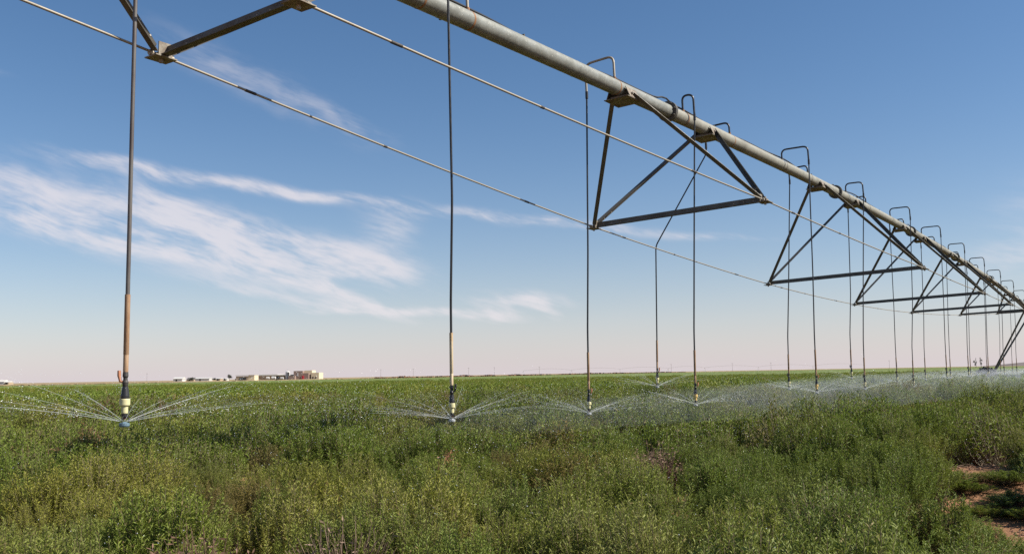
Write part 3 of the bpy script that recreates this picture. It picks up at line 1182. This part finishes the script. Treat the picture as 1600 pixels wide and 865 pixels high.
def spray_meshes(seed, n_jets, per_jet, n_loose, size, v0=8.3):
    r = np.random.default_rng(seed)
    V, F = [], []

    def drop(p, d, a, l):
        o = len(V)
        d = d / (np.linalg.norm(d) + 1e-9)
        x = np.cross(d, [0.3, 0.2, 1.0])
        x /= np.linalg.norm(x) + 1e-9
        y = np.cross(d, x)
        V.extend([p + d * l, p + x * a, p + y * a, p - x * a, p - y * a, p - d * l])
        F.extend([(o, o + 1, o + 2), (o, o + 2, o + 3), (o, o + 3, o + 4), (o, o + 4, o + 1),
                  (o + 5, o + 2, o + 1), (o + 5, o + 3, o + 2), (o + 5, o + 4, o + 3), (o + 5, o + 1, o + 4)])

    def traj(az, el, v, t):
        k = 0.35
        hx = v * math.cos(el) * (1 - math.exp(-k * t)) / k
        vz = v * math.sin(el)
        z = vz * t - 4.9 * t * t
        return np.array([hx * math.sin(az), hx * math.cos(az), z]), np.array([math.sin(az) * v * math.cos(el), math.cos(az) * v * math.cos(el), vz - 9.8 * t])
    jets = MB()
    for j in range(n_jets):
        az = 2 * PI * (j + r.uniform(-0.15, 0.15)) / n_jets
        el = R(8 + 13 * ((j * 5) % n_jets) / n_jets + r.uniform(-1, 1))
        v = v0 * r.uniform(0.78, 1.08)
        path = []
        for i in range(9):
            p, _ = traj(az, el, v, 0.003 + i * 0.0112)
            path.append(p + np.array([0, 0, 0.008]))
        jets.tube(path, [size * 0.52] * 3 + [size * (0.50 - 0.055 * i) for i in range(6)], 5, caps=False)
        for i in range(per_jet):
            t = 0.03 + 0.50 * r.uniform(0, 1) ** 0.95
            sp = 0.012 + 0.34 * t
            p, d = traj(az + r.normal(0, 0.10) * min(1, t * 5), el + r.normal(0, 0.08) * min(1, t * 5), v * r.uniform(0.86, 1.05), t)
            p = p + r.normal(0, 0.02, 3) * sp * 3
            if p[2] < -0.26 or p[2] > 0.27:
                continue
            a = size * r.uniform(0.35, 0.95) * (1.05 - 1.15 * t)
            drop(p, d, a, a * r.uniform(1.2, 3.0))
    for i in range(n_loose):
        az = r.uniform(0, 2 * PI)
        el = R(r.uniform(1, 16))
        t = r.uniform(0.08, 0.62)
        p, d = traj(az, el, v0 * r.uniform(0.6, 1.1), t)
        if p[2] < -0.30 or p[2] > 0.15:
            continue
        a = size * r.uniform(0.2, 0.55)
        drop(p, d, a, a * r.uniform(1.0, 2.2))
    dm = bpy.data.meshes.new('spray_droplets')
    dm.from_pydata([tuple(p) for p in V], [], F)
    dm.materials.append(M_drops)
    return jets, dm


SPRAY_LABELS = [
    'fan of sunlit water jets from the nearest grey tube drop',
    'skirt of water jets around the drop with the pale cream sleeve',
    'spray ring at the foot of the drop by the biggest truss corner',
    'misty spray around the drop in front of the first full truss pyramid',
    'flat spray under the amber regulator before the second truss',
    'spray under the cream regulator left of the amber one',
    'spray under the pale green regulator of the second truss',
    'faint spray high in mist inside the second truss',
    'wide spray skirt before the third truss',
    'faint spray behind the wide skirt before the third truss',
    'small far spray just beyond the third truss',
    'small far spray between third and fourth truss on the far side',
    'small far spray before the fourth truss plate',
    'small far spray under the fourth truss on the far side',
]
variants = {}


def spray(pos, kind, label, turn):
    key = kind
    if key not in variants:
        n_j, pj, nl, size = {'near': (18, 420, 120, 0.0019), 'mid': (14, 240, 420, 0.0025), 'far': (12, 60, 260, 0.0026)}[kind]
        jm, dm = spray_meshes(40 + len(variants), n_j, pj, nl, size)
        js = jm.build('water_jet', M_jet)
        variants[key] = (js.data, dm)
        bpy.data.objects.remove(js)
    jd, dm = variants[key]
    root = empty('water_spray', pos, label, 'water spray', 'water sprays under the drops')
    root.rotation_euler = (0, 0, turn)
    for nm, me in (('water_jet', jd), ('droplets', dm)):
        o = bpy.data.objects.new(nm, me)
        C.objects.link(o)
        o.parent = root
        o['kind'] = 'stuff'
    return root


for i, (b, s) in enumerate(heads):
    if i < len(SPRAY_LABELS):
        lab = SPRAY_LABELS[i]
    elif s == 12.2:
        lab = 'small bright spray under the hose slung over the far rod'
    else:
        lab = 'tiny spray among the last drops before the tower'
    spray(b, 'near' if s < 8 else ('mid' if s < 17 else 'far'), lab, rnd.uniform(0, 6.28))


# drifting fine mist along the far half of the span: a thin real cloud of water
def mist_cloud(s0, s1, half_w, z_mid, half_h, dens, u0, name, label):
    m = bpy.data.materials.new('mist_air')
    m.use_nodes = True
    t = m.node_tree
    t.nodes.clear()
    out = t.nodes.new('ShaderNodeOutputMaterial')
    pv = t.nodes.new('ShaderNodeVolumePrincipled')
    pv.inputs['Color'].default_value = (0.88, 0.93, 0.97, 1)
    pv.inputs['Density'].default_value = dens
    pv.inputs['Anisotropy'].default_value = 0.2
    t.links.new(pv.outputs[0], out.inputs['Volume'])
    vs, fs = [], []
    n, ns = 16, 24
    for i in range(ns + 1):
        q = i / ns
        s = s0 + (s1 - s0) * q
        k = math.sin(PI * min(1, max(0.0, q * 0.94 + 0.03))) ** 0.6
        for j in range(n):
            a = 2 * PI * j / n
            w = half_w * k * (1 + 0.10 * math.sin(s * 1.7 + 2 * a))
            h = half_h * k * (1 + 0.15 * math.sin(s * 0.9 + a))
            p = ADIR * s + FDIR * (D0 + u0 + math.cos(a) * w)
            vs.append((p.x, p.y, max(0.33, z_mid + math.sin(a) * h)))
    for i in range(ns):
        for j in range(n):
            fs.append((i * n + j, i * n + (j + 1) % n, (i + 1) * n + (j + 1) % n, (i + 1) * n + j))
    fs.append(tuple(range(n))[::-1])
    fs.append(tuple(ns * n + j for j in range(n)))
    mb = MB()
    mb.add(vs, fs, True)
    o = mb.build(name, m)
    tag(o, label, 'mist', kind='stuff')


mist_cloud(6.0, 70.0, 3.6, 0.66, 0.32, 0.017, 0.0, 'spray_mist', 'pale bluish veil of fine water drifting low under the far drops')


# ------------------------------------------------------------------ background: all at its own distance on the plain
def plain(px, dist):
    return Vector(((px - 800) / 1434.0 * dist, dist, 0))


M_wbrown = mat('brown_wall', (0.27, 0.19, 0.155), 0.85, 0, 0.1, 0.3)
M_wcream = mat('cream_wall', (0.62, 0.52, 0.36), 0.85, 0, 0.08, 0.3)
M_wtan = mat('tan_wall', (0.40, 0.31, 0.22), 0.85, 0, 0.1, 0.3)
M_white = mat('white_metal', (0.52, 0.51, 0.49), 0.6, 0, 0.08, 0.4)
M_roof = mat('grey_white_roof', (0.55, 0.53, 0.49), 0.7, 0, 0.1, 0.3)
M_dkroof = mat('dark_roof', (0.10, 0.095, 0.09), 0.8)
M_void = mat('dark_opening', (0.03, 0.03, 0.03), 0.8)
M_red = mat('red_paint', (0.40, 0.03, 0.04), 0.5)
M_wood = mat('pole_wood', (0.12, 0.09, 0.065), 0.9, 0, 0.2, 4.0)

BD = 900.0
U = BD / 1434.0           # metres for one photo pixel at that distance


def bx(mb, x0, x1, z0, z1, d0, d1, dist=BD):
    """axis aligned block given by photo columns, heights in metres, depth range in metres behind dist"""
    a, b = (x0 - 800) / 1434.0 * dist, (x1 - 800) / 1434.0 * dist
    mb.box(((a + b) / 2, dist + (d0 + d1) / 2, (z0 + z1) / 2), b - a, d1 - d0, z1 - z0)


def part(name, m, parent, *blocks):
    mb = MB()
    for b in blocks:
        bx(mb, *b)
    return mb.build(name, m, parent)


mill = empty('mill_building', plain(478, BD), 'tall stepped block with brown front and cream sunlit side', 'building')
part('wall', M_wbrown, mill, (458, 472, 0, 8.1, 0, 22), (472, 481, 0, 5.9, 0.5, 22))
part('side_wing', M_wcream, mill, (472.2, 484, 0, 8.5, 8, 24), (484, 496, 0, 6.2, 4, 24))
part('window', M_white, mill, (463.6, 465.2, 3.0, 6.4, -0.15, 0.1))
part('entrance', M_red, mill, (471, 474, 0, 3.4, -1.2, 0.3))
part('door', M_void, mill, (486, 487.6, 0, 2.4, 3.8, 4.2))
part('door', M_void, mill, (490.5, 491.8, 0, 2.2, 3.8, 4.2))
part('annex', M_wbrown, mill, (452, 462, 0, 3.4, -6, -0.3))

lb = empty('long_shed', plain(425, BD), 'long low works building with whitish roof left of the tall block', 'building')
part('wall', M_wtan, lb, (396, 458, 0, 4.0, 8, 30))
part('roof', M_roof, lb, (395, 430, 4.05, 5.2, 7, 31), (430, 457.5, 4.05, 4.8, 7, 31))
part('door', M_void, lb, (421, 432, 0, 3.4, 7.7, 8.1))

st = empty('tan_store', plain(392, BD - 20), 'small tan flat roofed building with a dark open front', 'building')
part('wall', M_wtan, st, (378, 397, 0, 4.0, -20, -8))
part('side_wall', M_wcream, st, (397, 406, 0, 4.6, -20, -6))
part('roof', M_roof, st, (377.5, 406.5, 4.65, 5.0, -20.5, -5.5))
part('opening', M_void, st, (383, 394, 0, 2.4, -20.3, -19.9))

sl = empty('silo', plain(449, BD), 'pale upright silo between the long shed and tall block', 'silo')
mb = MB()
c0 = plain(449, BD + 4)
mb.lathe([(2.2, 0), (2.2, 7.0), (1.6, 7.8), (0.3, 8.3), (0.0, 8.3)], c0, 16)
mb.build('shell', M_white, sl)
mb = MB()
mb.box(c0 + Vector((1.2, -2.2, 3.6)), 1.4, 0.6, 7.0)
mb.build('ladder_cage', M_dkroof, sl)

for i, (x, w, h, lab) in enumerate([(418, 5, 3.0, 'white storage tank in front of the long shed, leftmost'), (427, 7, 3.2, 'white storage tank in front of the long shed, middle'), (440, 5, 2.4, 'white storage tank in front of the long shed, rightmost')]):
    t = empty('storage_tank', plain(x, BD - 8), lab, 'tank', 'white tanks before the shed')
    mb = MB()
    p = plain(x, BD - 8)
    l = w * U / 2
    mb.lathe([(0.0, -l), (h * 0.3, -l * 0.97), (h * 0.45, -l * 0.85), (h * 0.45, l * 0.85), (h * 0.3, l * 0.97), (0.0, l)], p + Vector((0, 0, h * 0.55)), 14, Vector((1, 0, 0)))
    mb.build('shell', M_white, t)
    mb = MB()
    for q in (-0.6, 0.6):
        mb.box(p + Vector((q * l, 0, h * 0.09)), 0.4, h * 0.5, h * 0.18)
    mb.build('cradle', M_dkroof, t)


def gable(name, x0, x1, h, rh, dist, wm, rm, label, cat='building', group=None):
    r_ = empty(name, plain((x0 + x1) / 2, dist), label, cat, group)
    a, b = plain(x0, dist).x, plain(x1, dist).x
    dep = 9.0
    mb = MB()
    mb.box(((a + b) / 2, dist + dep / 2, h / 2), b - a, dep, h)
    mb.build('wall', wm, r_)
    mb = MB()
    e = 0.4
    vs = [(a - e, dist - e, h + 0.003), (b + e, dist - e, h + 0.003), (b + e, dist + dep + e, h + 0.003), (a - e, dist + dep + e, h + 0.003),
          (a - e, dist + dep / 2, h + rh), (b + e, dist + dep / 2, h + rh)]
    mb.add(vs, [(0, 1, 5, 4), (2, 3, 4, 5), (0, 4, 3), (1, 2, 5), (0, 3, 2, 1)])
    mb.build('roof', rm, r_)
    mb = MB()
    mb.box((a + (b - a) * 0.35, dist - 0.02, 1.05), 1.4, 0.1, 2.1)
    mb.build('door', M_void, r_)
    return r_


gable('white_shed', 271, 285, 2.5, 1.6, 880, M_white, M_white, 'small white gabled shed, left end of the row of buildings')
gable('dark_roof_house', 292, 303, 1.6, 2.0, 940, M_wtan, M_dkroof, 'low house with dark roof right of the white shed')
gable('white_hall', 305, 327, 2.4, 1.0, 900, M_white, M_white, 'long low white hall between dark roofed house and lone tree')
gable('small_shed', 338, 344, 2.0, 0.8, 900, M_wtan, M_white, 'tiny tan shed left of the lone tree')
gable('small_shed', 349, 354, 1.6, 0.8, 900, M_white, M_white, 'tiny white shed touching the lone tree')
gable('small_shed', 367, 372, 2.0, 0.9, 900, M_white, M_roof, 'tiny white shed just left of the tan store')
gable('farm_house', -6, 8, 2.6, 1.8, 900, M_white, M_roof, 'pale farm house at the far left edge of the plain')
gable('farm_house', 10, 15, 2.0, 1.2, 900, M_wtan, M_roof, 'tiny tan outbuilding beside the leftmost farm house')

# trees on the plain
M_farleaf = mat('far_foliage', (0.045, 0.05, 0.03), 0.8, 0, 0.4, 1.0)
M_bark = mat('bark', (0.09, 0.07, 0.055), 0.9)


def tree(px, dist, h, cw, label, dens=260, lean=0.0, group=None, ls=0.5):
    p = plain(px, dist)
    root = empty('tree', p, label, 'tree', group)
    r = np.random.default_rng(int(px * 7) + 3)
    mb = MB()
    top = p + Vector((lean, 0, h * 0.8))
    mb.tube([p, p.lerp(top, 0.4) + Vector((0.05 * h, 0, 0)), top], [h * 0.03, h * 0.02, h * 0.008], 6)
    for k in range(6):
        a = r.uniform(0, 2 * PI)
        b0 = p.lerp(top, r.uniform(0.35, 0.8))
        mb.tube([b0, b0 + Vector((math.cos(a) * cw * 0.35, math.sin(a) * cw * 0.35, h * r.uniform(0.1, 0.25)))], [h * 0.01, h * 0.004], 5)
    mb.build('trunk', M_bark, root)
    V, F = [], []
    cl = [np.array([r.normal(0, cw * 0.22), r.normal(0, cw * 0.22), h * r.uniform(0.4, 0.95)]) for _ in range(9)]
    for i in range(dens):
        c_ = cl[r.integers(9)] + r.normal(0, 1, 3) * np.array([cw * 0.12, cw * 0.12, h * 0.07])
        d = r.normal(size=3)
        d /= np.linalg.norm(d)
        e = np.cross(d, r.normal(size=3))
        e /= np.linalg.norm(e)
        o = len(V)
        q = np.array(p) + c_
        V += [q - d * ls, q + e * ls * 0.5, q + d * ls, q - e * ls * 0.5]
        F.append((o, o + 1, o + 2, o + 3))
    mb = MB()
    mb.add(V, F)
    mb.build('crown', M_farleaf, root)
    return root


tree(358, 880, 5.5, 5.0, 'dark lone tree among the small sheds')
tree(334, 905, 2.6, 4.0, 'low dark bush left of the tiny sheds', 160)
tree(299, 930, 3.4, 4.0, 'dark round tree behind the white hall', 160)
tree(1517.5, 420, 4.4, 1.3, 'thin bare looking tree on the horizon, left of two', 60, 0.2, ls=0.28)
tree(1526, 420, 4.8, 1.1, 'thin bare looking tree on the horizon, right of two', 50, -0.3, ls=0.28)


# utility poles along the horizon
def pole(px, dist, h, label):
    p = plain(px, dist)
    root = empty('utility_pole', p, label, 'pole', 'utility poles along the horizon')
    mb = MB()
    mb.tube([p, p + Vector((0, 0, h))], [0.13, 0.09], 8)
    mb.build('post', M_wood, root)
    mb = MB()
    mb.box(p + Vector((0, 0.15, h - 0.7)), 2.2, 0.12, 0.16)
    mb.build('crossarm', M_wood, root)


for px, lab in [(593.5, 'thin pole just right of the tall cream block'), (644, 'lone thin pole between the tall block and pale sleeve drop'), (230, 'thin pole on the horizon right of the nearest drop'),
                (730, 'thin pole on the horizon just right of the pale sleeve drop'), (770, 'second thin pole right of the pale sleeve drop'), (840, 'thin pole between pale sleeve drop and big truss drop'),
                (1045, 'thin pole on the horizon right of the slung hose'), (1140, 'thin pole right of the drop with the first truss'), (1200, 'thin pole left of the pair before the second truss'),
                (1325, 'thin pole on the horizon under the second truss'), (1384, 'thin pole on the horizon under the third truss')]:
    pole(px, 1150, 10.5, lab)

# dry weeds in a strip beyond the field edge
def weeds_strip(az0, az1, off, width, hgt, col, name, label, seed):
    m = mat(name + '_mat', col, 0.9, 0, 0.35, 0.4)
    r = np.random.default_rng(seed)
    V, F = [], []
    n = 2600
    for i in range(n):
        a = r.uniform(az0, az1)
        d = field_edge(a) + off + r.uniform(0, width)
        x, y = d * math.sin(R(a)), d * math.cos(R(a))
        k = 0.6 + 0.8 * float(vnoise(np.array([a * 1.3]), np.array([d * 0.05]), seed)[0])
        hh = hgt * k * r.uniform(0.5, 1.1)
        w = r.uniform(0.4, 1.1)
        o = len(V)
        th = r.uniform(0, PI)
        cx, cy = math.cos(th) * w, math.sin(th) * w
        V += [(x - cx, y - cy, 0), (x + cx, y + cy, 0), (x + cx * 0.5, y + cy * 0.5, hh), (x - cx * 0.6, y - cy * 0.6, hh * 0.9), (x - cy * 0.6, y + cx * 0.6, 0), (x + cy * 0.6, y - cx * 0.6, 0)]
        F += [(o, o + 1, o + 2, o + 3), (o + 4, o + 5, o + 2), (o + 4, o + 3, o + 5)]
    mb = MB()
    mb.add(V, F)
    o = mb.build(name, m)
    tag(o, label, 'weeds', kind='stuff')


weeds_strip(-8.5, 10.5, 4, 30, 0.95, (0.26, 0.15, 0.09), 'dry_weeds', 'reddish brown strip of dry weeds along the field edge', 4)
weeds_strip(-40, -8.5, 4, 60, 0.5, (0.30, 0.24, 0.11), 'dry_grass', 'straw coloured strip of dry grass before the distant buildings', 6)

# another pivot far off
dp = empty('distant_pivot', plain(1080, 820), 'hair-thin pivot pipe standing on the horizon behind the drops', 'irrigation pivot')
M_hazy = mat('distant_steel', (0.42, 0.41, 0.41), 0.6)
xs = [815, 890, 965, 1040, 1097, 1180, 1265, 1345]
for a, b in zip(xs[:-1], xs[1:]):
    A, B = plain(a, 820), plain(b, 820)
    mb = MB()
    mb.tube([A.lerp(B, i / 10) + Vector((0, 0, 4.1 + 1.5 * 4 * (i / 10) * (1 - i / 10))) for i in range(11)], 0.10, 6)
    mb.build('pipe_section', M_hazy, dp)
for a in xs:
    p = plain(a, 820)
    mb = MB()
    for q in (-1, 1):
        mb.tube([p + Vector((q * 1.0, q * 1.6, 0.4)), p + Vector((0, 0, 4.1))], 0.10, 5)
        mb.lathe([(0.0, -0.15), (0.55, -0.15), (0.55, 0.15), (0.0, 0.15)], p + Vector((q * 1.0, q * 1.6, 0.55)), 12, Vector((1, 0, 0)))
    mb.build('tower', M_hazy, dp)

# low far rise at the right
mb = MB()
vs, fs = [], []
n = 40
for i in range(n + 1):
    t = i / n
    a = 1568 + (1900 - 1568) * t
    hh = 22.0 * math.sin(PI * min(1, t * 2.4 + 0.0) if t < 0.21 else PI / 2) * (0.85 + 0.15 * math.sin(t * 30))
    p = plain(a, 3000)
    vs += [(p.x, p.y - 120, -1), (p.x, p.y, max(0, hh)), (p.x, p.y + 300, -1)]
for i in range(n):
    a = i * 3
    fs += [(a, a + 3, a + 4, a + 1), (a + 1, a + 4, a + 5, a + 2)]
mb.add(vs, fs, True)
hl = mb.build('hills', mat('hill_scrub', (0.16, 0.13, 0.12), 0.9, 0, 0.3, 0.02))
hl['kind'] = 'structure'


# ------------------------------------------------------------------ dry shrubs standing in the crop
def dry_shrub(x, y, h, rad, col, label, seed, stems=70, leafy=5):
    r = np.random.default_rng(seed)
    root = empty('dry_shrub', (x, y, ground_z(x, y)), label, 'shrub')
    m = mat('dry_twigs', col, 0.85, 0, 0.35, 25.0)
    mb, lf = MB(), MB()
    for s in range(stems):
        az = r.uniform(0, 2 * PI)
        q = math.sqrt(r.uniform(0, 1))
        hh = h * (1 - 0.35 * q * q) * r.uniform(0.7, 1.05)
        pts = []
        for i in range(5):
            t = i / 4
            rr = q * rad * t ** 0.85
            pts.append(Vector((x + rr * math.cos(az) + r.normal(0, 0.01), y + rr * math.sin(az) + r.normal(0, 0.01), ground_z(x, y) + hh * t)))
        mb.tube(pts, [0.004, 0.0035, 0.003, 0.0022, 0.001], 4, smooth=False)
        for j in range(leafy):
            t = r.uniform(0.45, 1.0)
            i = min(3, int(t * 4))
            p = pts[i].lerp(pts[i + 1], t * 4 - i)
            d = Vector((r.normal(), r.normal(), r.uniform(-0.2, 1.0))).normalized()
            w = d.cross(Vector((r.normal(), r.normal(), r.normal()))).normalized() * 0.004
            l = r.uniform(0.02, 0.045)
            lf.add([p, p + d * l * 0.5 + w, p + d * l, p + d * l * 0.5 - w], [(0, 1, 2, 3)])
    mb.build('stems', m, root)
    lf.build('leaves', mat('dry_leaves', tuple(min(1, c * 1.25) for c in col), 0.8, 0, 0.3, 25.0), root)


dry_shrub(-0.53, 7.4, 0.54, 0.12, (0.27, 0.125, 0.06), 'reddish dead shrub in the crop below the pale sleeve drop', 1, 70, 14)
dry_shrub(1.12, 7.45, 0.50, 0.25, (0.18, 0.11, 0.07), 'brown dead shrub right of centre in the crop', 2, 130, 10)
dry_shrub(-0.76, 4.12, 0.46, 0.30, (0.22, 0.15, 0.105), 'bare grey brown stalks at the bottom of the picture left of centre', 3, 190, 2)
dry_shrub(-1.36, 4.0, 0.46, 0.26, (0.15, 0.085, 0.055), 'dark brown dead shrub near the lower left corner', 4, 130, 6)
dry_shrub(1.68, 5.35, 0.42, 0.22, (0.15, 0.09, 0.065), 'small dark dead shrub in a shaded gap right of centre', 7, 110, 6)
dry_shrub(4.3, 8.55, 0.58, 0.3, (0.17, 0.10, 0.08), 'dark dry shrub at the back edge of the bare soil patch', 5, 140, 6)
dry_shrub(23.6, 46.5, 0.95, 0.8, (0.13, 0.07, 0.05), 'dark tangle of dead brush at the foot of the tower leg', 6, 260, 6)


# clods, twigs and litter lying on the bare soil
def soil_litter():
    r = np.random.default_rng(12)
    mb, tw = MB(), MB()
    for px, py, rx, ry in PATCHES:
        for i in range(260):
            a, q = r.uniform(0, 2 * PI), math.sqrt(r.uniform(0, 1)) * 1.3
            uu, vv = math.cos(a) * q * rx, math.sin(a) * q * ry
            x = px + uu * math.cos(R(27)) + vv * math.sin(R(27))
            y = py - uu * math.sin(R(27)) + vv * math.cos(R(27))
            z = ground_z(x, y)
            k = 0.004 + 0.017 * r.uniform(0, 1) ** 3
            b = [Vector((x + k * r.normal(0, 1) * 0.8, y + k * r.normal(0, 1) * 0.8, z + k * r.uniform(-0.4, 0.9))) for _ in range(7)]
            c = Vector((x, y, z))
            vs = []
            for d in ((1, 0, 0), (0.3, 0.9, 0), (-0.8, 0.5, 0), (-0.7, -0.6, 0), (0.4, -0.9, 0), (0.1, 0.1, 0.9), (0, 0, -0.6)):
                vs.append(c + Vector(d) * k * r.uniform(0.7, 1.4))
            mb.add(vs, [(i_, (i_ + 1) % 5, 5) for i_ in range(5)] + [((i_ + 1) % 5, i_, 6) for i_ in range(5)])
        for i in range(34):
            a, q = r.uniform(0, 2 * PI), math.sqrt(r.uniform(0, 1)) * 1.1
            uu, vv = math.cos(a) * q * rx, math.sin(a) * q * ry
            x = px + uu * math.cos(R(27)) + vv * math.sin(R(27))
            y = py - uu * math.sin(R(27)) + vv * math.cos(R(27))
            th, l = r.uniform(0, 2 * PI), r.uniform(0.03, 0.12)
            p = Vector((x, y, ground_z(x, y) + 0.008))
            tw.tube([p, p + Vector((math.cos(th) * l, math.sin(th) * l, r.uniform(0.0, 0.02)))], 0.0025, 4, caps=False)
    o = mb.build('soil_clods', mat('clod_soil', (0.27, 0.14, 0.08), 0.95, 0, 0.3, 30.0))
    tag(o, 'small reddish clods scattered over the bare soil between the plants', 'clods', kind='stuff')
    o = tw.build('twig_litter', mat('litter_twigs', (0.16, 0.11, 0.07), 0.9))
    tag(o, 'dry twigs littering the bare reddish soil at the right', 'twigs', kind='stuff')


soil_litter()
